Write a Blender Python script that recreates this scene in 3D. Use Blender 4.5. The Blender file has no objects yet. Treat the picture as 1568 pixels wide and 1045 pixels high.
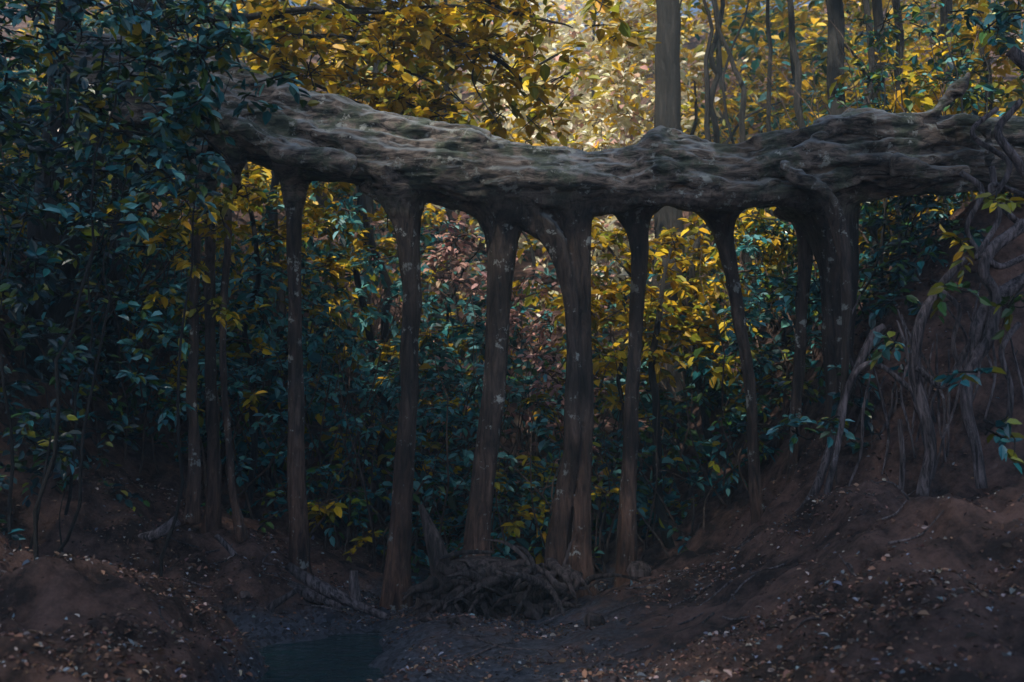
import bpy, math, numpy as np
from mathutils import Vector
rng=np.random.default_rng(7)
sc=bpy.context.scene
# ------------------------------------------------------------ camera
PITCH=math.radians(6.7); CAMZ=1.6; F=1524.0
cam_d=bpy.data.cameras.new("camera"); cam=bpy.data.objects.new("camera",cam_d); sc.collection.objects.link(cam)
cam.location=(0,0,CAMZ); cam.rotation_euler=(math.radians(90)+PITCH,0,0)
cam_d.lens=35; cam_d.sensor_width=36; cam_d.clip_end=2000
cam_d.dof.use_dof=True; cam_d.dof.focus_distance=12.0; cam_d.dof.aperture_fstop=1.4
sc.camera=cam
sc.view_settings.view_transform='Standard'; sc.view_settings.look='None'; sc.view_settings.exposure=0
def W(u,v,y):
    """measured bearing + real distance -> world metres"""
    cx=(u-784)/F; cy=(522.5-v)/F
    dy=math.cos(PITCH)-math.sin(PITCH)*cy; dz=math.sin(PITCH)+math.cos(PITCH)*cy
    t=y/dy
    return (cx*t,y,CAMZ+dz*t)
PX=12.0/F
# ------------------------------------------------------------ light
SUN=Vector((-0.30,-0.55,0.78)).normalized(); SN=np.array(SUN)
w=bpy.data.worlds.new("World"); sc.world=w; w.use_nodes=True
nt=w.node_tree; bg=nt.nodes['Background']
sky=nt.nodes.new('ShaderNodeTexSky'); sky.sky_type='NISHITA'; sky.sun_disc=False
sky.sun_elevation=math.asin(SUN.z); sky.sun_rotation=math.atan2(SUN.x,SUN.y); sky.ozone_density=2.5
nt.links.new(sky.outputs[0],bg.inputs[0]); bg.inputs[1].default_value=0.14
sd=bpy.data.lights.new("sun",'SUN'); sd.energy=5.0; sd.angle=math.radians(3.0); sd.color=(1,0.93,0.80)
so=bpy.data.objects.new("sun",sd); sc.collection.objects.link(so); so.location=(-10,-20,40)
so.rotation_euler=SUN.to_track_quat('Z','Y').to_euler()
# ------------------------------------------------------------ helpers
def hsh(i,j,k,s):
    n=(i*374761393+j*668265263+k*2147483647%4294967291+s*974711)&0xffffffff
    n=(n^(n>>13))*1274126177&0xffffffff
    n=(n^(n>>16))*668265263&0xffffffff
    return ((n^(n>>15))&0xffffff)/float(0xffffff)
def vnoise(p,s=0):
    p=np.asarray(p,float); i=np.floor(p).astype(np.int64); f=p-i; f=f*f*(3-2*f)
    r=0
    for a in (0,1):
        wa=f[:,0] if a else 1-f[:,0]
        for b in (0,1):
            wb=f[:,1] if b else 1-f[:,1]
            for c in (0,1):
                wc=f[:,2] if c else 1-f[:,2]
                r=r+wa*wb*wc*hsh(i[:,0]+a+5000,i[:,1]+b+5000,i[:,2]+c+5000,s)
    return r*2-1
def fbm(p,s=0,o=4):
    r=0;a=1.;q=np.asarray(p,float)
    for k in range(o):
        r=r+a*vnoise(q,s+k*17); q=q*2.03+3.1; a*=.5
    return r
def mkmesh(name,V,Q,mat,col=None,smooth=False,parent=None):
    V=np.asarray(V,np.float32); Q=np.asarray(Q,np.int32)
    me=bpy.data.meshes.new(name); me.vertices.add(len(V)); me.vertices.foreach_set('co',V.ravel())
    k=Q.shape[1]
    me.loops.add(Q.size); me.loops.foreach_set('vertex_index',Q.ravel())
    me.polygons.add(len(Q)); me.polygons.foreach_set('loop_start',np.arange(0,Q.size,k,dtype=np.int32))
    me.polygons.foreach_set('use_smooth',np.full(len(Q),smooth))
    me.update(calc_edges=True); me.validate()
    if col is not None:
        ca=me.color_attributes.new('tint','FLOAT_COLOR','POINT')
        c=np.ones((len(V),4),np.float32); c[:,:3]=col; ca.data.foreach_set('color',c.ravel())
    me.materials.append(mat)
    o=bpy.data.objects.new(name,me); sc.collection.objects.link(o)
    if parent: o.parent=parent
    return o
def nrm(a): return a/np.maximum(np.linalg.norm(a,axis=-1,keepdims=True),1e-9)
def spline(P,n):
    P=np.asarray(P,float); m=len(P)
    if m==2: 
        t=np.linspace(0,1,n)[:,None]; return P[0]*(1-t)+P[1]*t
    E=np.vstack([2*P[0]-P[1],P,2*P[-1]-P[-2]])
    t=np.linspace(0,m-1-1e-6,n); i=t.astype(int); f=(t-i)[:,None]
    a,b,c,d=E[i],E[i+1],E[i+2],E[i+3]
    return .5*((2*b)+(-a+c)*f+(2*a-5*b+4*c-d)*f**2+(-a+3*b-3*c+d)*f**3)
class Geo:
    def __init__(s): s.V=[];s.Q=[];s.n=0;s.C=[]
    def add(s,V,Q,C=None):
        s.V.append(V); s.Q.append(np.asarray(Q)+s.n); s.n+=len(V)
        if C is not None: s.C.append(np.broadcast_to(C,(len(V),3)))
    def out(s,name,mat,smooth=False,parent=None):
        return mkmesh(name,np.vstack(s.V),np.vstack(s.Q),mat,np.vstack(s.C) if s.C else None,smooth,parent)
def tube(g,P,R,n=24,sides=10,wob=0.0,seed=0,col=None,close=True):
    C=spline(P,n); tt=np.linspace(0,len(R)-1,n); r=np.interp(tt,np.arange(len(R)),np.asarray(R,float))
    if n>20: r=np.convolve(np.pad(r,2,'edge'),np.ones(5)/5,'valid')
    r=np.maximum(r,.002)
    if wob: 
        C=C+wob*np.stack([vnoise(C*1.7+k*9.1,seed+k) for k in range(3)],1)
    if close:
        C=np.vstack([C[:1],C,C[-1:]]); r=np.concatenate([[1e-3],r,[1e-3]])
    T=nrm(np.gradient(C,axis=0)+1e-9)
    if close: T[0]=T[1];T[-1]=T[-2]
    ref=np.array([0,1,0.]) if abs(T[:,1]).mean()<.8 else np.array([1.,0,0])
    A=nrm(np.cross(T,ref)); B=np.cross(T,A)
    th=np.linspace(0,2*np.pi,sides,endpoint=False)
    rr=r[:,None]*np.ones((1,sides))
    if sides>=8:
        ph=np.arange(len(C))*.02
        rr=rr*(1+.10*np.sin(3*th[None]+ph[:,None]*2+seed)+.06*np.sin(5*th[None]-ph[:,None]*3+seed*2))
    V=C[:,None]+A[:,None]*(np.cos(th)[None,:,None]*rr[...,None])+B[:,None]*(np.sin(th)[None,:,None]*rr[...,None])
    N=len(C); i=np.arange(N-1)[:,None]*sides; j=np.arange(sides)[None]; j2=(j+1)%sides
    Q=np.stack([i+j,i+j2,i+sides+j2,i+sides+j],-1).reshape(-1,4)
    g.add(V.reshape(-1,3),Q,col)
    return C
def leaves(g,P,size,axis,normal,col,wr=.42,fold=.18):
    n=len(P); axis=nrm(axis); side=nrm(np.cross(normal,axis)); up=np.cross(axis,side)
    L=np.asarray(size).reshape(-1,1)*np.ones((n,1)); w_=L*wr
    V=np.empty((n,6,3)); 
    V[:,0]=P; V[:,1]=P+axis*L*.3+side*w_*.5+up*w_*fold; V[:,2]=P+axis*L*.68+side*w_*.42+up*w_*fold*.6
    V[:,3]=P+axis*L-up*L*.12
    V[:,4]=P+axis*L*.68-side*w_*.42+up*w_*fold*.6; V[:,5]=P+axis*L*.3-side*w_*.5+up*w_*fold
    b=np.arange(n)[:,None]*6
    Q=np.stack([b+[0,1,2,3],b+[0,3,4,5]],1).reshape(-1,4)
    C=np.repeat(np.asarray(col).reshape(n,3),6,0)
    g.add(V.reshape(-1,3),Q,C)
def rdir(n): return nrm(rng.normal(size=(n,3)))
# ------------------------------------------------------------ materials
def newmat(name):
    m=bpy.data.materials.new(name); m.use_nodes=True; t=m.node_tree; t.nodes.clear()
    return m,t,t.nodes,t.links
def leafmat(name,trans=.35,rough=.45,spec=.35):
    m,t,N,L=newmat(name)
    o=N.new('ShaderNodeOutputMaterial'); a=N.new('ShaderNodeAttribute'); a.attribute_name='tint'
    p=N.new('ShaderNodeBsdfPrincipled'); p.inputs['Roughness'].default_value=rough; p.inputs['Specular IOR Level'].default_value=spec
    L.new(a.outputs['Color'],p.inputs['Base Color'])
    if trans>0:
        tr=N.new('ShaderNodeBsdfTranslucent'); mx=N.new('ShaderNodeMixShader'); mx.inputs[0].default_value=trans
        L.new(a.outputs['Color'],tr.inputs[0])
        L.new(p.outputs[0],mx.inputs[1]); L.new(tr.outputs[0],mx.inputs[2]); L.new(mx.outputs[0],o.inputs[0])
    else: L.new(p.outputs[0],o.inputs[0])
    return m
def barkmat(name,dark,light,lich,zsplit=None,sc_=1.0,lichth=.62):
    m,t,N,L=newmat(name)
    o=N.new('ShaderNodeOutputMaterial'); p=N.new('ShaderNodeBsdfPrincipled'); p.inputs['Roughness'].default_value=.62
    p.inputs['Specular IOR Level'].default_value=.45
    tc=N.new('ShaderNodeTexCoord')
    def stretched(s):
        mp=N.new('ShaderNodeMapping'); mp.inputs['Scale'].default_value=s; L.new(tc.outputs['Object'],mp.inputs[0])
        n=N.new('ShaderNodeTexNoise'); n.inputs['Scale'].default_value=1; n.inputs['Detail'].default_value=9; n.inputs['Roughness'].default_value=.72
        n.inputs['Distortion'].default_value=.6
        L.new(mp.outputs[0],n.inputs['Vector']); return n.outputs['Fac']
    v=stretched((14*sc_,14*sc_,2.2*sc_))
    if zsplit is not None:
        h=stretched((3.6,12,12)); sx=N.new('ShaderNodeSeparateXYZ'); L.new(tc.outputs['Object'],sx.inputs[0])
        mr=N.new('ShaderNodeMapRange'); mr.inputs[1].default_value=zsplit; mr.inputs[2].default_value=zsplit+.35
        L.new(sx.outputs['Z'],mr.inputs[0]); mx=N.new('ShaderNodeMix'); mx.data_type='FLOAT'
        L.new(mr.outputs[0],mx.inputs[0]); L.new(v,mx.inputs[2]); L.new(h,mx.inputs[3]); f=mx.outputs[0]
    else: f=v
    cr=N.new('ShaderNodeValToRGB'); e=cr.color_ramp.elements; e[0].position=.41; e[0].color=(*dark,1); e[1].position=.60; e[1].color=(*light,1)
    L.new(f,cr.inputs[0]); base=cr.outputs[0]
    if zsplit is not None:
        lr=N.new('ShaderNodeValToRGB'); q=lr.color_ramp.elements; q[0].position=.38; q[0].color=(.020,.017,.016,1); q[1].position=.66; q[1].color=(.14,.10,.08,1); L.new(f,lr.inputs[0])
        rd=N.new('ShaderNodeValToRGB'); q=rd.color_ramp.elements; q[0].position=.38; q[0].color=(.045,.024,.018,1); q[1].position=.66; q[1].color=(.30,.16,.105,1); L.new(f,rd.inputs[0])
        mz=N.new('ShaderNodeMapRange'); mz.inputs[1].default_value=2.4; mz.inputs[2].default_value=.2; L.new(sx.outputs['Z'],mz.inputs[0])
        ma=N.new('ShaderNodeMix'); ma.data_type='RGBA'; L.new(mz.outputs[0],ma.inputs[0]); L.new(lr.outputs[0],ma.inputs[6]); L.new(rd.outputs[0],ma.inputs[7])
        mb=N.new('ShaderNodeMix'); mb.data_type='RGBA'; L.new(mr.outputs[0],mb.inputs[0]); L.new(ma.outputs[2],mb.inputs[6]); L.new(cr.outputs[0],mb.inputs[7])
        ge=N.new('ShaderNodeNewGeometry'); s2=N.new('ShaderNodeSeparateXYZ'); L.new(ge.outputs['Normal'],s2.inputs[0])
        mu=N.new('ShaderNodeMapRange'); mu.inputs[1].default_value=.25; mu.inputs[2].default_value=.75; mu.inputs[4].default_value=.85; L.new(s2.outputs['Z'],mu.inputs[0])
        mc=N.new('ShaderNodeMix'); mc.data_type='RGBA'; L.new(mu.outputs[0],mc.inputs[0]); L.new(mb.outputs[2],mc.inputs[6]); mc.inputs[7].default_value=(.36,.40,.42,1)  # pale blue-grey on up-facing bark: skylit crest highlight put into the colour
        nm=N.new('ShaderNodeTexNoise'); nm.inputs['Scale'].default_value=2.4; nm.inputs['Detail'].default_value=9; nm.inputs['Roughness'].default_value=.7; L.new(tc.outputs['Object'],nm.inputs['Vector'])
        rm=N.new('ShaderNodeMapRange'); rm.inputs[1].default_value=.49; rm.inputs[2].default_value=.58; rm.inputs[4].default_value=.8; L.new(nm.outputs['Fac'],rm.inputs[0])
        mo_=N.new('ShaderNodeValToRGB'); q=mo_.color_ramp.elements; q[0].position=.4; q[0].color=(.03,.045,.033,1); q[1].position=.65; q[1].color=(.13,.18,.11,1); L.new(f,mo_.inputs[0])
        md=N.new('ShaderNodeMix'); md.data_type='RGBA'; L.new(rm.outputs[0],md.inputs[0]); L.new(mc.outputs[2],md.inputs[6]); L.new(mo_.outputs[0],md.inputs[7])
        me_=N.new('ShaderNodeMix'); me_.data_type='RGBA'; L.new(mr.outputs[0],me_.inputs[0]); L.new(mc.outputs[2],me_.inputs[6]); L.new(md.outputs[2],me_.inputs[7])
        base=me_.outputs[2]
    n2=N.new('ShaderNodeTexNoise'); n2.inputs['Scale'].default_value=5.5; n2.inputs['Detail'].default_value=8; n2.inputs['Roughness'].default_value=.7; L.new(tc.outputs['Object'],n2.inputs['Vector'])
    r2=N.new('ShaderNodeValToRGB'); r2.color_ramp.elements[0].position=lichth; r2.color_ramp.elements[1].position=lichth+.05
    L.new(n2.outputs['Fac'],r2.inputs[0]); m2=N.new('ShaderNodeMix'); m2.data_type='RGBA'; m2.inputs[7].default_value=(*lich,1)
    L.new(r2.outputs[0],m2.inputs[0]); L.new(base,m2.inputs[6])
    n3=N.new('ShaderNodeTexNoise'); n3.inputs['Scale'].default_value=1.5; n3.inputs['Detail'].default_value=4; L.new(tc.outputs['Object'],n3.inputs['Vector'])
    mr3=N.new('ShaderNodeMapRange'); mr3.inputs[1].default_value=.3; mr3.inputs[2].default_value=.7; mr3.inputs[3].default_value=.4; mr3.inputs[4].default_value=1.6
    L.new(n3.outputs['Fac'],mr3.inputs[0]); hs=N.new('ShaderNodeHueSaturation'); L.new(m2.outputs[2],hs.inputs['Color']); L.new(mr3.outputs[0],hs.inputs['Value'])
    L.new(hs.outputs[0],p.inputs['Base Color'])
    bp=N.new('ShaderNodeBump'); bp.inputs['Strength'].default_value=1; bp.inputs['Distance'].default_value=.10; L.new(f,bp.inputs['Height']); L.new(bp.outputs[0],p.inputs['Normal'])
    L.new(p.outputs[0],o.inputs[0]); return m
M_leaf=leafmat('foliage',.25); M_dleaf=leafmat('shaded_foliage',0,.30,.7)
M_can=leafmat('shade_canopy_foliage',0,.6,.2)
M_lit=leafmat('dead_leaves',0,.6,.3)
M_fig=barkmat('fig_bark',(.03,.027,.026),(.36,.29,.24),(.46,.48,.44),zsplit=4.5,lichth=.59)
M_bark=barkmat('tree_bark',(.012,.014,.015),(.036,.034,.032),(.05,.06,.055))
M_root=barkmat('root_bark',(.03,.024,.022),(.20,.15,.14),(.26,.26,.26),sc_=1.4)
M_vine=barkmat('hanging_root_bark',(.035,.03,.033),(.30,.25,.26),(.36,.36,.4),sc_=1.4)
M_twig=barkmat('twig_bark',(.05,.035,.028),(.2,.14,.11),(.25,.25,.22))
def groundmat():
    m,t,N,L=newmat('forest_soil'); o=N.new('ShaderNodeOutputMaterial'); p=N.new('ShaderNodeBsdfPrincipled'); p.inputs['Roughness'].default_value=.85
    tc=N.new('ShaderNodeTexCoord')
    n=N.new('ShaderNodeTexNoise'); n.inputs['Scale'].default_value=1.6; n.inputs['Detail'].default_value=12; n.inputs['Roughness'].default_value=.75; L.new(tc.outputs['Object'],n.inputs['Vector'])
    cr=N.new('ShaderNodeValToRGB'); e=cr.color_ramp.elements; e[0].position=.42; e[0].color=(.045,.027,.024,1); e[1].position=.62; e[1].color=(.36,.21,.17,1)
    L.new(n.outputs['Fac'],cr.inputs[0])
    vo=N.new('ShaderNodeTexVoronoi'); vo.inputs['Scale'].default_value=26; L.new(tc.outputs['Object'],vo.inputs['Vector'])
    sx=N.new('ShaderNodeSeparateXYZ'); L.new(tc.outputs['Object'],sx.inputs[0])
    ad=N.new('ShaderNodeMath'); ad.operation='MULTIPLY_ADD'; L.new(n.outputs['Fac'],ad.inputs[0]); ad.inputs[1].default_value=.5; L.new(sx.outputs['Z'],ad.inputs[2])
    mr=N.new('ShaderNodeMapRange'); mr.inputs[1].default_value=.38; mr.inputs[2].default_value=.14; L.new(ad.outputs[0],mr.inputs[0])
    gr=N.new('ShaderNodeValToRGB'); g_=gr.color_ramp.elements; g_[0].color=(.02,.028,.042,1); g_[1].color=(.26,.29,.36,1); L.new(vo.outputs['Color'],gr.inputs[0])
    mx=N.new('ShaderNodeMix'); mx.data_type='RGBA'; L.new(mr.outputs[0],mx.inputs[0]); L.new(cr.outputs[0],mx.inputs[6]); L.new(gr.outputs[0],mx.inputs[7])
    L.new(mx.outputs[2],p.inputs['Base Color'])
    rr=N.new('ShaderNodeMapRange'); rr.inputs[3].default_value=.85; rr.inputs[4].default_value=.42; L.new(mr.outputs[0],rr.inputs[0]); L.new(rr.outputs[0],p.inputs['Roughness'])
    n2=N.new('ShaderNodeTexNoise'); n2.inputs['Scale'].default_value=7; n2.inputs['Detail'].default_value=10; n2.inputs['Roughness'].default_value=.75; L.new(tc.outputs['Object'],n2.inputs['Vector'])
    bp=N.new('ShaderNodeBump'); bp.inputs['Strength'].default_value=1; bp.inputs['Distance'].default_value=.25; L.new(n2.outputs['Fac'],bp.inputs['Height']); L.new(bp.outputs[0],p.inputs['Normal'])
    L.new(p.outputs[0],o.inputs[0]); return m
M_ground=groundmat()
def watermat():
    m,t,N,L=newmat('stream_water'); o=N.new('ShaderNodeOutputMaterial'); p=N.new('ShaderNodeBsdfPrincipled')
    p.inputs['Base Color'].default_value=(.012,.045,.052,1); p.inputs['Roughness'].default_value=.04; p.inputs['IOR'].default_value=1.33
    n=N.new('ShaderNodeTexNoise'); n.inputs['Scale'].default_value=4; n.inputs['Detail'].default_value=5; bp=N.new('ShaderNodeBump'); bp.inputs['Strength'].default_value=1; bp.inputs['Distance'].default_value=.16
    tc=N.new('ShaderNodeTexCoord'); L.new(tc.outputs['Object'],n.inputs['Vector']); L.new(n.outputs['Fac'],bp.inputs['Height']); L.new(bp.outputs[0],p.inputs['Normal']); L.new(p.outputs[0],o.inputs[0]); return m
# ------------------------------------------------------------ terrain
def sm(a,b,x): 
    t=np.clip((x-a)/(b-a),0,1); return t*t*(3-2*t)
def H(x,y,fine=True):
    x=np.asarray(x,float); y=np.asarray(y,float)
    Rf=np.interp(x,[.2,1.0,1.8,2.4,3.2,5,8,15,60],[-.1,.08,.36,.66,1.0,1.25,2.2,4,12])
    Rb=np.interp(x,[1.0,2.5,3.3,3.9,4.7,6,10,60],[-.1,.4,1.0,1.9,3.4,4.8,6.5,14])
    Lf=np.interp(-x,[1.3,2.0,2.3,3,4,8,20,60],[-.1,-.05,.28,.52,.66,1.3,4,12])
    Lb=np.interp(-x,[1.4,2.4,3.2,4,5.5,7,9,60],[-.1,.28,.62,.82,1.6,4,5.5,14])
    near=.5+.5*sm(4,9,y)
    R=(Rf*near)*(1-sm(10.6,12.6,y))+Rb*sm(10.6,12.6,y)
    Lh=Lf*(1-sm(8.6,9.6,y))*(.7+.3*near)+Lb*sm(9.6,11.3,y)
    z=np.where(x>0,np.maximum(R,-.1),np.maximum(Lh,-.1))
    z=z-.45*np.exp(-(((x+1.78)/.72)**2)**1.5-(((y-9.3)/1.8)**2)**1.5)
    hill=np.where(y>14,(y-14)*.62-1.5*(1-np.exp(-np.maximum(y-14,0)/3)),0)
    hill=np.minimum(hill,24+0*y)
    z=z*(1-.5*sm(14,22,y))+hill
    back=np.where(y<-4,(-4-y)*.08,0); z=z+np.minimum(back,6)
    if fine:
        p=np.stack([x.ravel(),y.ravel(),0*x.ravel()],1)
        z=z+(.12*fbm(p*.9,3,4)+.06*fbm(p*4,9,3)).reshape(z.shape)*np.clip(.3+.4*np.abs(x),.5,1.8)
    return z
def nonuni(lo,a,b,hi,n):
    m=np.linspace(a,b,n); l=a-np.geomspace(.2,a-lo,40)[::-1]; h=b+np.geomspace(.2,hi-b,40)
    return np.concatenate([l,m,h])
xs=nonuni(-300,-9,9,300,340); ys=nonuni(-300,4,18,400,300)
X,Y=np.meshgrid(xs,ys); Z=H(X,Y)
nx=len(xs); ny=len(ys); i=np.arange(ny-1)[:,None]*nx; j=np.arange(nx-1)[None]
Q=np.stack([i+j,i+j+1,i+nx+j+1,i+nx+j],-1).reshape(-1,4)
mkmesh('ground',np.stack([X,Y,Z],-1).reshape(-1,3),Q,M_ground,smooth=True)
th=np.linspace(0,2*np.pi,48,endpoint=False); g=Geo()
ring=lambda k:np.stack([-1.78+np.cos(th)*1.05*k*(1+.15*np.sin(3*th)),9.3+np.sin(th)*2.2*k,0*th-.25],1)
V=np.vstack([ring(.002),ring(1.)]); jj=np.arange(48); g.add(V,np.stack([jj,jj+48,(jj+1)%48+48,(jj+1)%48],1)); g.out('stream_pool',watermat())
# ------------------------------------------------------------ fig bridge
top=[(120,60),(230,72),(340,96),(440,142),(530,167),(600,187),(700,204),(760,217),(850,232),(930,239),(975,228),(1010,212),(1060,224),(1130,231),(1180,206),(1240,189),(1300,173),(1370,186),(1440,194),(1520,202),(1640,195)]
bot=[(120,190),(230,215),(340,240),(440,264),(520,285),(600,294),(700,318),(760,324),(850,328),(930,326),(1010,323),(1060,324),(1130,329),(1180,329),(1240,326),(1300,310),(1370,296),(1440,285),(1520,285),(1640,300)]
YB=12.0
g=Geo(); mids=[];rads=[]
bu=[a for a,_ in bot]; bv=[b for _,b in bot]
for (u,v1) in top:
    v2=np.interp(u,bu,bv)
    mids.append(W(u,(v1+v2)/2,YB)); rads.append((v2-v1)/2*PX*.93)
mids=np.array(mids); rads=np.array(rads)
tube(g,mids,rads*.80,140,28,.04,3)
S=spline(mids,140); SR=spline(rads[:,None]*np.ones((1,3)),140)[:,0]
s=np.linspace(0,1,140)
def strand(a0,amp,fr,ph,rad,off,s0=0,s1=1,sd=0):
    k=(s>=s0)&(s<=s1); ss=s[k]
    ang=a0+amp*np.sin(fr*ss*6.28+ph)+.35*vnoise(np.stack([ss*14,ss*0,ss*0],1),sd)
    C=S[k]+np.stack([0*ss,-np.cos(ang)*SR[k]*off,np.sin(ang)*SR[k]*off],1)
    r=rad*(1+.45*vnoise(np.stack([ss*22,ss*0+3,ss*0],1),sd+5))
    tube(g,C,r,len(ss)*2,10,.015,sd)
strand(1.15,.10,2,0,.13,.96,sd=1); strand(1.8,.1,1.5,1,.16,.85,sd=2)
strand(.75,.18,1.7,.5,.055,.9,sd=3); strand(.35,.2,2.1,2,.065,.86,.1,.9,sd=4)
strand(-.05,.22,1.3,1.2,.08,.84,0,.8,sd=5); strand(-.5,.15,1.8,3,.11,.9,sd=6); strand(-.85,.12,2.4,.4,.13,.88,sd=7)
strand(-1.3,.1,2,.4,.13,.86,sd=8); strand(.55,.3,3.1,4,.045,.93,.3,1,sd=9); strand(-.25,.3,2.6,5,.05,.96,0,.7,sd=10)
strand(.1,.35,1.6,2.2,.04,.95,.25,.95,sd=11); strand(-.65,.2,3.2,1.2,.055,1.04,.1,.8,sd=12)
strand(2.6,.1,2,.4,.15,.8,sd=13); strand(3.6,.1,2,.4,.15,.8,sd=14)
for u,v,r in [(1010,230,.17),(1300,198,.24),(1180,232,.14),(590,205,.16),(690,222,.14),(440,165,.17),(1240,215,.18),(770,235,.13),(640,212,.12),(1370,205,.16),(520,190,.14),(870,250,.12),(1080,242,.12)]:
    c=np.array(W(u,v,YB-.12)); tube(g,[c-[.30,0,.03],c,c+[.30,0,-.03]],[.04,r,.04],14,12)
def leg(pts,y0=YB,dy=0,sides=14,wob=.03,seed=0,n=70):
    m=len(pts); P=[];R=[]
    for k,(u,v,wd) in enumerate(pts):
        y=y0+dy*k/(m-1); P.append(W(u,v,y)); R.append(wd/2*y/F)
    tube(g,P,R,n,sides,wob,seed); return P
leg([(452,245,90),(452,268,50),(451,290,30),(450,380,22),(452,500,22),(453,620,24),(455,740,26),(457,850,32),(458,900,46)],seed=1)
leg([(610,270,120),(617,300,76),(622,335,46),(627,380,34),(628,450,30),(628,540,29),(624,640,28),(618,760,32),(612,880,40),(610,960,60)],seed=2)
leg([(570,275,40),(594,300,34),(611,340,22),(622,400,14),(628,500,8)],seed=22,y0=11.9)
leg([(765,300,150),(767,328,88),(769,358,54),(769,400,42),(766,460,38),(760,560,36),(750,660,36),(737,760,38),(731,850,42),(728,930,60)],seed=3,y0=12.1)
leg([(780,306,70),(812,330,48),(842,356,38),(862,396,30),(872,460,22),(878,520,20),(877,600,22),(870,700,24),(858,800,28),(850,890,38),(845,950,60)],seed=4,y0=11.93)
leg([(878,300,110),(882,330,62),(888,370,34),(894,440,24),(898,500,18),(899,580,18),(897,680,20),(892,770,26),(890,860,34),(892,940,60)],seed=5,y0=12.0)
leg([(870,310,120),(872,350,66),(880,410,30),(888,490,24),(886,600,24),(880,700,30),(872,800,40),(870,900,60)],seed=55,y0=12.35)
leg([(972,300,120),(973,326,62),(975,350,36),(976,390,27),(974,450,24),(972,540,22),(966,640,23),(962,760,25),(959,880,32),(958,930,44)],seed=6,y0=12.3)
leg([(1098,305,120),(1101,332,54),(1107,362,30),(1120,420,22),(1134,500,20),(1146,580,18),(1152,660,18),(1160,760,20),(1165,830,24)],seed=7,y0=12.5)
leg([(1250,290,150),(1268,330,90),(1278,380,64),(1286,450,52),(1288,540,46),(1284,640,44),(1276,740,46),(1262,840,60)],seed=8,y0=12.3)
leg([(1195,255,18),(1222,275,22),(1262,300,28),(1286,345,26),(1294,420,18),(1296,520,14),(1290,620,12),(1278,710,12),(1272,810,14)],seed=9,y0=11.5)
leg([(1225,310,50),(1233,360,26),(1232,440,20),(1226,540,18),(1218,640,16),(1205,800,18)],seed=10,y0=12.7)
leg([(1365,253,24),(1420,262,18),(1482,262,12)],seed=11,y0=11.45)
leg([(296,215,40),(298,260,20),(299,350,16),(298,450,17),(297,560,17),(296,680,18),(292,800,24)],seed=12,y0=11.8)
leg([(318,230,40),(320,300,18),(321,400,17),(322,520,16),(324,640,19),(326,740,22),(324,820,32)],seed=13,y0=12.1)
leg([(362,225,40),(357,270,18),(349,340,12),(345,440,11),(344,560,11),(348,660,11),(356,760,13),(372,830,20)],seed=14,y0=11.9)
leg([(1330,186,26),(1372,184,24),(1410,180,18),(1440,166,16),(1462,140,15),(1484,114,13)],seed=15,y0=11.6,wob=.01)
leg([(1430,194,16),(1460,186,18),(1492,182,17),(1508,195,16),(1514,222,15),(1512,258,11)],seed=16,y0=11.45,wob=.01)
leg([(330,175,30),(380,203,30),(430,228,30),(480,243,28),(540,262,30)],seed=17,y0=11.45)
Vv=np.vstack(g.V);Qq=np.vstack(g.Q)
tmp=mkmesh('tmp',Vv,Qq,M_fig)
mo=tmp.modifiers.new('r','REMESH'); mo.mode='VOXEL'; mo.voxel_size=.025
ms=tmp.modifiers.new('s','SMOOTH'); ms.iterations=4; ms.factor=.6
dg=bpy.context.evaluated_depsgraph_get(); me=bpy.data.meshes.new_from_object(tmp.evaluated_get(dg))
bpy.data.objects.remove(tmp)
nv=len(me.vertices); co=np.empty(nv*3,np.float32); me.vertices.foreach_get('co',co); co=co.reshape(-1,3).astype(float)
no=np.empty(nv*3,np.float32); me.vertices.foreach_get('normal',no); no=no.reshape(-1,3)
mk=sm(4.5,4.9,co[:,2])
dh=.05*fbm(co*[2.2,4.5,4.5],31,4)+.022*(1-2*np.abs(vnoise(co*[3,13,13],5)))
dv=.010*fbm(co*[9,9,1.2],41,3)+.006*fbm(co*[18,18,5],47,2)
co=co+no*(mk*dh+(1-mk)*dv)[:,None]
me.vertices.foreach_set('co',co.astype(np.float32).ravel()); me.polygons.foreach_set('use_smooth',np.ones(len(me.polygons),bool))
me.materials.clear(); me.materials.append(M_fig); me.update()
fig=bpy.data.objects.new('fig_tree_root_bridge',me); sc.collection.objects.link(fig)
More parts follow.
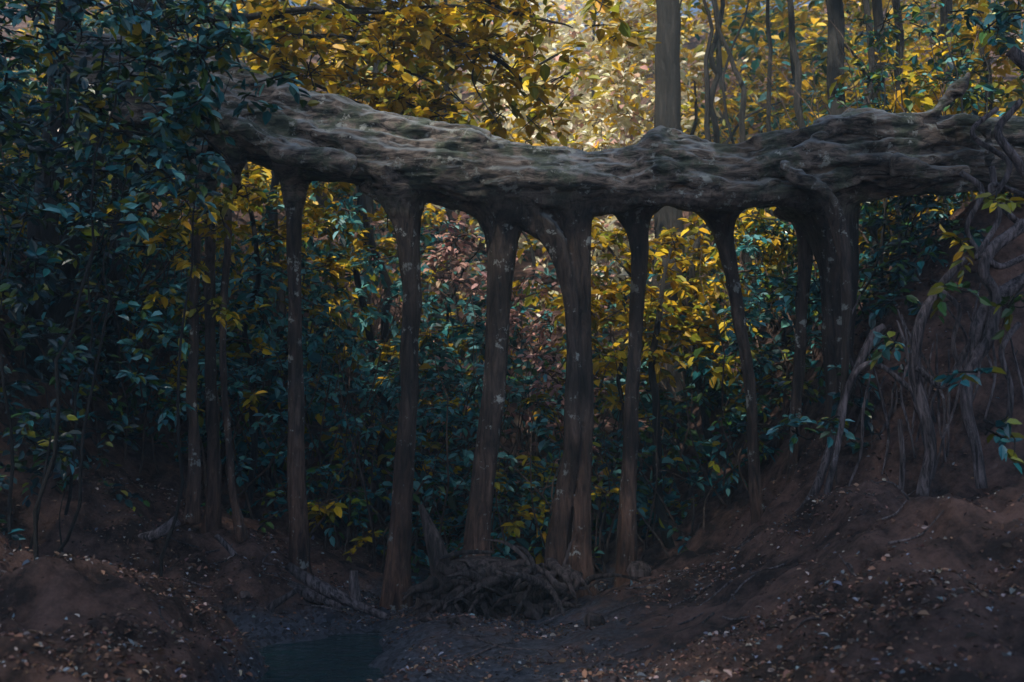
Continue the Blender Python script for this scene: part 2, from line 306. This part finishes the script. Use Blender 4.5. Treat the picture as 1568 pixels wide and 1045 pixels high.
# ------------------------------------------------------------ trees
YEL=np.array([.80,.54,.025]); OLI=np.array([.27,.28,.02]); TEA=np.array([.03,.21,.23]); DTE=np.array([.02,.07,.085])
LTE=np.array([.16,.44,.44]); PNK=np.array([.78,.48,.42]); CRM=np.array([.93,.85,.56]); GRN=np.array([.06,.15,.035])
def cols(n,pal,wts):
    pal=np.array(pal); k=rng.choice(len(pal),n,p=np.array(wts)/sum(wts))
    return np.clip(pal[k]*rng.uniform(.5,1.3,(n,1))*(1+rng.normal(0,.06,(n,3))),.003,.93)
def clumps(g,C,rad,per,size,colfn,flat=.6,up=.6,droop=.25,wr=.5,tw=None,face=0):
    n=len(C); C=np.asarray(C,float)
    nt=max(per//7,1)
    base=np.repeat(C,nt,0); d=rdir(n*nt); d[:,2]*=flat; d=nrm(d)
    ln=(np.broadcast_to(rad,(n,)).repeat(nt))*rng.uniform(.4,1.1,n*nt)
    if tw is not None:
        m=min(len(base),tw[1]); idx=rng.choice(len(base),m,replace=False)
        for q in idx: 
            a=base[q]; b=a+d[q]*ln[q]*1.05; mid=(a+b)/2+rng.normal(0,.06,3)
            tube(tw[0],[a-d[q]*ln[q]*.4,mid,b],[.012,.008,.003],6,4,close=False)
    k=7; t=np.tile(np.linspace(.25,1,k),n*nt)
    B=np.repeat(base,k,0); D=np.repeat(d,k,0); Ln=np.repeat(ln,k)
    P=B+D*(Ln*t)[:,None]; P[:,2]-=droop*(Ln*t**2)
    sidev=nrm(np.cross(D,[0,0,1.])+1e-6)*np.tile([1,-1,1,-1,1,-1,.1],n*nt)[:,None]
    ax=nrm(D*.6+sidev*.9+rng.normal(0,.3,P.shape)+[0,0,-.25])
    nm=nrm(rng.normal(0,.5,P.shape)+[0,-.2,up+.2]+SN*face)
    sz=size*rng.uniform(.6,1.3,len(P))
    leaves(g,P,sz,ax,nm,colfn(P),wr)
def tree(base_u,width,y,lean=0,htop=16,mat=M_bark,seed=0):
    x0=(base_u-784)/F*y; z0=float(H(np.array([x0]),np.array([y]))[0])-.3
    e=bpy.data.objects.new('forest_tree',None); sc.collection.objects.link(e)
    g=Geo(); r=width/2*y/F
    C=tube(g,[(x0-lean*.3,y,z0),(x0-lean*.2,y,z0+.5),(x0,y,z0+3),(x0+lean*.5,y,z0+6),(x0+lean,y,htop)],[r*1.5,r*1.12,r,r*.9,r*.5],50,12,.08,seed)
    rr=np.random.default_rng(seed); tips=[]
    for k in range(9):
        zz=y*.54+1.5+rr.random()*max(htop-y*.54-1.5,.5); c=C[np.argmin(abs(C[:,2]-zz))]; a=rr.random()*6.28; L=rr.uniform(1.5,3.2)
        t=c+np.array([math.cos(a)*L,math.sin(a)*L,L*.5]); tips.append(t); tips.append((c+t)/2)
        tube(g,[c,(c+t)/2+[0,0,-.15],t],[r*.35,r*.2,.02],12,6,.1,seed+k)
    g.out('trunk',mat,True,e)
    g=Geo(); T=np.array(tips); Cc=np.repeat(T,4,0)+rng.normal(0,.7,(len(T)*4,3))
    clumps(g,Cc,.7,28,.2,lambda P:cols(len(P),[YEL,OLI,TEA],[5,4,1])); g.out('crown',M_leaf,False,e)
for a in [(1032,48,18,0,17),(1300,27,17,.1,15),(1366,16,17.5,.1,14),(1402,13,18,-.1,14),(1190,7,21,.2,16),(560,14,22,.2,17),(60,40,13,.3,13),(170,26,15,.2,14),(905,6,26,.3,20),(1120,10,27,-.4,22),(690,8,25,-.3,19),(1480,16,17,.3,14),(1240,9,22,-.3,18),(400,12,19,.3,15)]:
    tree(*a,seed=int(a[0]))
# ------------------------------------------------------------ hillside foliage
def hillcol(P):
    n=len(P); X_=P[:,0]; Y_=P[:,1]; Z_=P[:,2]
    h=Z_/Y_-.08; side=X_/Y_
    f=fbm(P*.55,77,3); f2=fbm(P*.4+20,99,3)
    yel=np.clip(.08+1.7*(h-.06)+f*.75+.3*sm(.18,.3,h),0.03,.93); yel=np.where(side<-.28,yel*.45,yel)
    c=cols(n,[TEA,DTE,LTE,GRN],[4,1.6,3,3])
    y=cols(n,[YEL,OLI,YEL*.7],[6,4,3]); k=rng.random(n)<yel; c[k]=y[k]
    cream=np.exp(-((side-.07)/.10)**2)*sm(.12,.22,h)*sm(17,21,Y_); k=rng.random(n)<cream*1.2; y=cols(n,[CRM,YEL,PNK],[7,1.5,1.4]); c[k]=np.clip(y[k]*1.2,0,.93)  # cream leaves carry the bright sunlit patch in their colour
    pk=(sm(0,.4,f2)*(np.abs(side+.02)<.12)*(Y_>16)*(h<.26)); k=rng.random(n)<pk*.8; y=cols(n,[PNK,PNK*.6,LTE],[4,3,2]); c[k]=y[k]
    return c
gl=Geo(); gt=Geo()
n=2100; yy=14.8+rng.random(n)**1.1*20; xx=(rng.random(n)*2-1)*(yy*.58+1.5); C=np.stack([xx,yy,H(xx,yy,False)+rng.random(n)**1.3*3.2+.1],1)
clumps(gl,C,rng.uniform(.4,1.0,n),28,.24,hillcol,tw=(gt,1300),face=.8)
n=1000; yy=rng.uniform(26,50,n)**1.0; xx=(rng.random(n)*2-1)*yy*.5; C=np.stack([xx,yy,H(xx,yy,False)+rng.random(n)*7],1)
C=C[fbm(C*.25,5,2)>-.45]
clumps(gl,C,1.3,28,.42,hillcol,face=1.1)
# pale shrubs high on the slope, blown-out sunlight put into their leaf colour
for u,v,y,k,sx_ in [(930,90,21,26,1.),(890,170,19.5,22,.9),(960,140,20,18,.7),(860,60,23,18,.9),(800,150,21,12,.7),(980,40,22,12,.5),(900,215,18.5,12,.9)]:
    c=np.array(W(u,v,y)); Cc=c+rng.normal(0,1,(k,3))*[sx_*.8,.4,.55]
    clumps(gl,Cc,.55,28,.22,lambda P:np.clip(cols(len(P),[CRM,YEL,PNK],[7,2.4,.8])*1.2,0,.93),tw=(gt,20),face=1.3,wr=.55)
n=240; xx=rng.uniform(-7,7,n); yy=rng.uniform(13.6,16,n); zz=H(xx,yy,False)+rng.random(n)**1.6*(1.3+np.abs(xx)*.4)
clumps(gl,np.stack([xx,yy,zz],1),.45,21,.14,lambda P:cols(len(P),[TEA,DTE,LTE,GRN,OLI],[4,2,2,3,2]),tw=(gt,400))
for u,v,y,k in [(480,340,15,24),(530,440,15,18),(400,300,14,14),(930,420,14.5,26),(925,540,14.5,20),(1040,500,15,18),(1150,360,15,12),(330,560,13.5,8),(830,400,15,5),(670,620,15,8),(990,400,16,12),(800,720,14,8),(1050,400,15,10),(500,780,13.4,4),(1080,560,15,8)]:
    c=np.array(W(u,v,y)); Cc=c+rng.normal(0,1,(k,3))*[.45,.4,.45]
    clumps(gl,Cc,.35,21,.17,lambda P:cols(len(P),[YEL,OLI,YEL*.6],[6,5,3]),tw=(gt,20),face=.6)
for u,v,y,k in [(500,500,14.5,28),(560,620,14.5,20),(660,520,15,12),(700,640,14.6,18),(620,580,15,12),(400,420,14,20),(1200,450,14,18),(800,680,14.6,12),(400,600,13.6,14),(700,760,14,8),(640,460,14.6,8),(560,300,15,8)]:
    c=np.array(W(u,v,y)); Cc=c+rng.normal(0,1,(k,3))*[.5,.4,.5]
    clumps(gl,Cc,.35,21,.14,lambda P:cols(len(P),[TEA,LTE,DTE],[4,7,1]),tw=(gt,20),face=.6)
for u,v,y,k in [(690,380,14.6,20),(815,490,14.2,20),(835,555,14.1,18),(720,430,14.6,8)]:
    c=np.array(W(u,v,y)); Cc=c+rng.normal(0,1,(k,3))*[.24,.2,.32]
    clumps(gl,Cc,.28,14,.12,lambda P:cols(len(P),[PNK,PNK*.6,LTE],[6,3,1]),tw=(gt,20),face=1.1)
for k in range(600):
    y=rng.uniform(13.4,22); x=rng.uniform(-.5,.5)*y; z=float(H(np.array([x]),np.array([y]),False)[0]); L=rng.uniform(1,4)
    d=rng.normal(0,.35,2); b=rng.normal(0,.25,2)
    tube(gt,[(x,y,z),(x+d[0]*L*.5+b[0],y+d[1]*L*.4,z+L*.5),(x+d[0]*L,y+b[1],z+L)],[.018,.012,.004],12,5,.1,k,close=False)
gl.out('hillside_foliage',M_leaf); gt.out('understorey_branches',M_twig,True)
gt=Geo()
for k in range(34):
    y=rng.uniform(14,24); x=rng.uniform(-.45,.5)*y; z=float(H(np.array([x]),np.array([y]),False)[0]); L=rng.uniform(4,9); r=rng.uniform(.03,.075); q=rng.normal(0,.5,3)
    tube(gt,[(x,y,z-.2),(x+q[0]*.4,y,z+L*.35),(x+q[1]*.8,y,z+L*.7),(x+q[2],y,z+L)],[r*1.2,r,r*.8,r*.3],30,8,.15,k,close=False)
gt.out('distant_sapling_trunks',M_bark,True)
# ------------------------------------------------------------ overhanging broadleaf branch
e=bpy.data.objects.new('overhanging_tree',None); sc.collection.objects.link(e)
gb=Geo(); g=Geo(); pts=[]
tube(gb,[(-6.5,13.6,1.0),(-6.3,13.7,4),(-5.4,13.8,7.5),(-4.2,14,10)],[.2,.17,.13,.08],30,10,.1,4)
for (pl,r) in [([(360,20),(480,48),(600,88),(700,150)],.03),([(420,-40),(560,10),(700,60),(790,120),(830,160)],.035),([(480,-80),(640,-30),(800,20),(880,50)],.03),([(350,60),(430,100),(500,135),(590,165)],.025),([(560,30),(600,110),(640,160)],.018),([(700,10),(720,90),(760,180)],.018)]:
    P=[(-5.2,13.8,7.9)]+[W(u,v,13.9+.3*rng.random()) for u,v in pl] 
    Cc=tube(gb,P,[.06]+[r]*(len(pl)-1)+[.008],40,6,.12,int(r*999)+len(pl)); pts.append(Cc[10:])
A=np.vstack(pts); 
Cc=A[rng.integers(0,len(A),200)]+rng.normal(0,1,(200,3))*[.34,.4,.28]
clumps(g,Cc,.5,14,.21,lambda P:cols(len(P),[YEL,YEL*.55,OLI],[5,4,4]),tw=(gb,300),wr=.6,droop=.4,face=.7)
gb.out('branches',M_bark,True,e); g.out('crown',M_leaf,False,e)
# ------------------------------------------------------------ thickets
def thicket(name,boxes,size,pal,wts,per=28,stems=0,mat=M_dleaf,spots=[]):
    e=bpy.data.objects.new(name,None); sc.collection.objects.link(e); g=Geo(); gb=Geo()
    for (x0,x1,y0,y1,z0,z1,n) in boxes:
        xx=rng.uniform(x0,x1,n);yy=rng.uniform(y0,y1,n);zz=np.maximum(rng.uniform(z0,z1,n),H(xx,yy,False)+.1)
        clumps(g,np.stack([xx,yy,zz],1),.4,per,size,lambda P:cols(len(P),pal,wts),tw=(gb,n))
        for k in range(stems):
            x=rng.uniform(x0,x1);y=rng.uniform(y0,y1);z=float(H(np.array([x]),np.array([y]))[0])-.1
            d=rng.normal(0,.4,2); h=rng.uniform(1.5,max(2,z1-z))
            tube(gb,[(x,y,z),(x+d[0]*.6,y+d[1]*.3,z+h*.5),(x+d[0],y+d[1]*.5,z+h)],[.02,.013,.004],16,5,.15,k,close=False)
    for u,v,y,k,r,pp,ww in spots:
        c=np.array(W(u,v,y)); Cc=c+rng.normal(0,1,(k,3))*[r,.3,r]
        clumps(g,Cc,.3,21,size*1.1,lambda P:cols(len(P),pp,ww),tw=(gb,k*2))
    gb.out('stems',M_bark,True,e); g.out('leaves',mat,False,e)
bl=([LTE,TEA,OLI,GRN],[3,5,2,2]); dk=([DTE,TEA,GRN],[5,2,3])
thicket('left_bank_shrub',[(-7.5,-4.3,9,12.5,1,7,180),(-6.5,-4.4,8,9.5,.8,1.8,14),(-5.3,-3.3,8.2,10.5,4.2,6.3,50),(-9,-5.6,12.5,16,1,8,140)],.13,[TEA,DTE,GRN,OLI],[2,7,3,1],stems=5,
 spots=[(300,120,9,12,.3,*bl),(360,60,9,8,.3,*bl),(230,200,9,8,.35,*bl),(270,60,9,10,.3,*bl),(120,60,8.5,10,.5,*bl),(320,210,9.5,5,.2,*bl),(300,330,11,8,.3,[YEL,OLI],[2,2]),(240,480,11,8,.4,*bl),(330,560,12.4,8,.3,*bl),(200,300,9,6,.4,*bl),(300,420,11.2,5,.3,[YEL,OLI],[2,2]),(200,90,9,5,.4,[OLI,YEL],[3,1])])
thicket('right_bank_shrub',[(5.1,8,12.8,14.5,3,8,110),(3.6,6,13,16,2,6,90)],.13,[TEA,DTE,GRN,OLI,YEL*.7],[3,5,3,2,.7],stems=6,
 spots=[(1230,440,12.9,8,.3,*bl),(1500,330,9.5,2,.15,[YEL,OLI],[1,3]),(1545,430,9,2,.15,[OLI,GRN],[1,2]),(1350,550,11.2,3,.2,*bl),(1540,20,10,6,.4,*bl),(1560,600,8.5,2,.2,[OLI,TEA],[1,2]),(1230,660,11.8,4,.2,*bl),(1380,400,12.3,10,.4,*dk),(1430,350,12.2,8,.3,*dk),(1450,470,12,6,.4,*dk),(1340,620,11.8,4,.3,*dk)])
# ------------------------------------------------------------ bank roots and vines
g=Geo()
def vine(pts,y0,seed,dy=0,wob=.05): 
    P=[W(u,v,y0+dy*k/(len(pts)-1)) for k,(u,v,_) in enumerate(pts)]; tube(g,P,[wd/2*y0/F for *_,wd in pts],50,8,wob,seed)
vine([(1480,395,10),(1440,440,13),(1412,490,16),(1402,560,16),(1410,610,18),(1422,680,18),(1418,760,20)],10.6,1)
vine([(1568,340,18),(1520,380,20),(1505,420,16),(1525,460,18),(1510,520,20),(1488,560,18),(1480,620,18),(1495,680,16),(1505,750,18)],10.2,2)
vine([(1590,420,20),(1545,450,22),(1500,490,18),(1490,560,14)],10.3,3)
vine([(1402,560,10),(1440,585,12),(1470,540,10),(1510,470,8)],10.5,4)
vine([(1400,600,9),(1340,560,8),(1300,590,8),(1290,660,9),(1275,740,10),(1268,800,12)],11,5)
vine([(1540,80,18),(1580,110,24),(1650,130,26)],10,6); vine([(1568,150,10),(1530,200,12),(1560,260,14),(1600,300,14)],10,7)
vine([(1350,500,12),(1330,520,14),(1300,600,12),(1255,720,12),(1210,800,16),(1130,845,20)],11.4,8)
vine([(1380,640,7),(1385,700,8),(1375,770,9)],11,9)
vine([(1568,300,8),(1520,290,9),(1530,340,8),(1490,400,8)],10.4,10); vine([(1568,500,8),(1540,540,9),(1555,600,9),(1530,680,10)],10,11)
vine([(1470,262,9),(1500,290,9),(1480,350,8),(1500,390,7)],10.8,12)
vine([(1512,258,10),(1520,300,10),(1545,330,10),(1575,350,10)],10.8,13); vine([(1500,390,12),(1530,410,10),(1560,400,10),(1590,380,10)],10.2,14)
vine([(1440,440,7),(1470,470,8),(1460,520,7),(1480,580,7)],10.5,15); vine([(1530,170,8),(1490,210,8),(1540,250,8),(1520,300,8)],10.4,16)
for k in range(34):
    u=rng.uniform(1290,1560); v=rng.uniform(430,600); a=rng.normal(0,18)
    vine([(u,v,2),(u+a+rng.normal(0,9),v+60,4.5),(u+a*1.5+rng.normal(0,9),v+130,4),(u+a*2.5,v+210,3)],rng.uniform(10.9,12),k+20,wob=.1)
g.out('hanging_roots',M_vine,True)
g=Geo()
for pts,y in [([(-30,905,10),(60,898,9),(150,915,8),(240,925,12),(330,950,8)],8.6),([(190,828,10),(235,818,16),(268,795,18)],11),([(330,820,8),(360,850,10),(392,905,10)],11.3),([(415,890,26),(460,905,22),(520,930,18)],11.3),([(440,870,14),(490,900,20),(540,925,16),(590,945,10)],10.8),([(543,875,12),(541,900,16),(547,925,14)],10.8),([(405,940,10),(415,925,12),(450,905,8)],10.7)]:
    P=[W(u,v,y) for u,v,_ in pts]; tube(g,P,[a/2*y/F for *_,a in pts],30,8,.04,int(pts[0][0])%50)
for k in range(110):
    x=rng.uniform(-4.2,4.5); y=rng.uniform(7,12); a=rng.random()*6.28; L=rng.uniform(.1,.4); P=np.array([[x,y],[x+math.cos(a)*L,y+math.sin(a)*L],[x+math.cos(a+.3)*2*L,y+math.sin(a+.3)*2*L]]); z=H(P[:,0],P[:,1])+.015
    if z.min()<-.2: continue
    tube(g,np.c_[P,z],[.011,.009,.004],10,5,.02,k)
g.out('fallen_branches',M_vine,True)
g=Geo(); b=np.array(W(750,915,11.4)); 
tube(g,[b+[-.6,.1,-.3],b+[-.5,.1,.0],b+[-.3,.15,.25],b+[.2,.2,.15],b+[.7,.2,-.1]],[.25,.24,.2,.2,.05],20,12,.12,3)
tube(g,[W(680,890,11.5),W(664,830,11.5),W(642,775,11.5)],[.13,.1,.03],16,10,.03,5)
for k in range(90):
    a=rng.normal(0,1); s0=b+[rng.uniform(-.6,1.1),rng.uniform(-.25,.1),rng.uniform(-.2,.34)]
    L=rng.uniform(.12,.38); up=rng.uniform(-.5,.8); q=rng.normal(0,.12,3); rr_=rng.uniform(.4,1.5)
    tube(g,[s0,s0+[a*L*.4,-.1,up*L*.6],s0+[a*L*.8,-.2,up*L]+q,s0+[a*L*1.1,-.25,up*L*1.2-.1]+q*2],np.array([.055,.045,.028,.007])*rr_,14,8,.08,k)
tube(g,[W(675,858,11.0),W(715,848,11.0),W(762,847,11.0)],[.02,.03,.015],12,7,.05,8)
g.out('uprooted_stump',M_root,True)
g=Geo()
for u,v,y,r in [(975,880,11.9,.13),(820,885,11.2,.12),(818,915,11,.1),(850,900,11,.08),(370,930,10.6,.06),(560,960,10,.08),(905,950,10,.1),(700,960,10,.06),(650,955,10.3,.08)]:
    c=np.array(W(u,v,y)); c[2]=float(H(c[:1],c[1:2])[0])+r*.4; tube(g,[c-[r,0,0],c-[r*.4,0,-.02],c+[r*.5,0,.02],c+[r,0,0]],[r*.3,r*.8,r*.75,r*.3],10,9,.05,int(u))
g.out('rocks',M_root,False)
# ------------------------------------------------------------ leaf litter
g=Geo(); n=70000
yy=rng.uniform(5.5,14,n); xx=rng.uniform(-1,1,n)*(yy*.6); zz=H(xx,yy)+.006
k=(fbm(np.stack([xx,yy,0*xx],1)*1.3,8,3)+rng.normal(0,.3,n)>0)&(zz>-.22); P=np.stack([xx,yy,zz],1)[k]; n=len(P)
ax=rdir(n); ax[:,2]*=.4; nm=nrm(rng.normal(0,.45,(n,3))+[0,0,1])
leaves(g,P,rng.uniform(.012,.05,n)*rng.choice([1,1.7],n,p=[.85,.15]),ax,nm,cols(n,[[.19,.11,.085],[.36,.21,.15],[.55,.47,.43],[.07,.05,.045],[.32,.38,.44]],[6,4,1.3,5,1.1]),.55,.35)
g.out('leaf_litter',M_lit)
# ------------------------------------------------------------ unseen tall canopy added to shade bridge and foreground
g=Geo()
def cano(x0,x1,y0,y1,z0,z1,n,size=.62):
    xx=rng.uniform(x0,x1,n);yy=rng.uniform(y0,y1,n);zz=rng.uniform(z0,z1,n)
    C=np.stack([xx-(zz-12)*.385,yy-(zz-12)*.705,zz],1)
    clumps(g,C,1.1,21,size,lambda P:cols(len(P),[GRN,OLI],[3,2]),flat=.35)
cano(-14,7.5,-6,7.4,22,26,440)
cano(-10,5,7.2,9.5,22,26,12)
cano(-17,-6.5,7,20,20,25,360); cano(7,16,6,18,20,25,120)
g.out('shade_canopy',M_can)
g=Geo()
for k,(x,y) in enumerate([(-18,-12),(3,-13),(-10,-14),(-17,-3),(9,-6),(-19,4),(8,-1),(-12,-5)]):
    z=float(H(np.array([x]),np.array([y]))[0]); tube(g,[(x,y,z-.4),(x,y,z+.5),(x+.3,y,9),(x,y+.4,22),(x,y,25)],[.7,.45,.36,.2,.08],50,12,.2,k)
    for q in range(7):
        a=q*.9+k; tube(g,[(x+.1,y+.3,16),(x+math.cos(a)*1.8,y+math.sin(a)*1.8,20),(x+math.cos(a)*5,y+math.sin(a)*5,23)],[.16,.12,.03],16,7,.2,q)
g.out('shade_canopy_trees',M_bark,True)  # unseen trunks and limbs added to hold up the shading canopy
# ------------------------------------------------------------ thin mist volume added to lift the blacks, with a blue tint
m,t,N,L=newmat('lift_haze'); o=N.new('ShaderNodeOutputMaterial'); vs=N.new('ShaderNodeVolumeScatter'); vs.inputs['Density'].default_value=.0030; vs.inputs['Color'].default_value=(.62,.88,1,1)
L.new(vs.outputs[0],o.inputs['Volume'])
V=np.array([(x,y,z) for x in (-30,30) for y in (-12,48) for z in (-3,30)],float)
mkmesh('lift_haze_box',V,[(0,1,3,2),(4,6,7,5),(0,4,5,1),(2,3,7,6),(0,2,6,4),(1,5,7,3)],m)
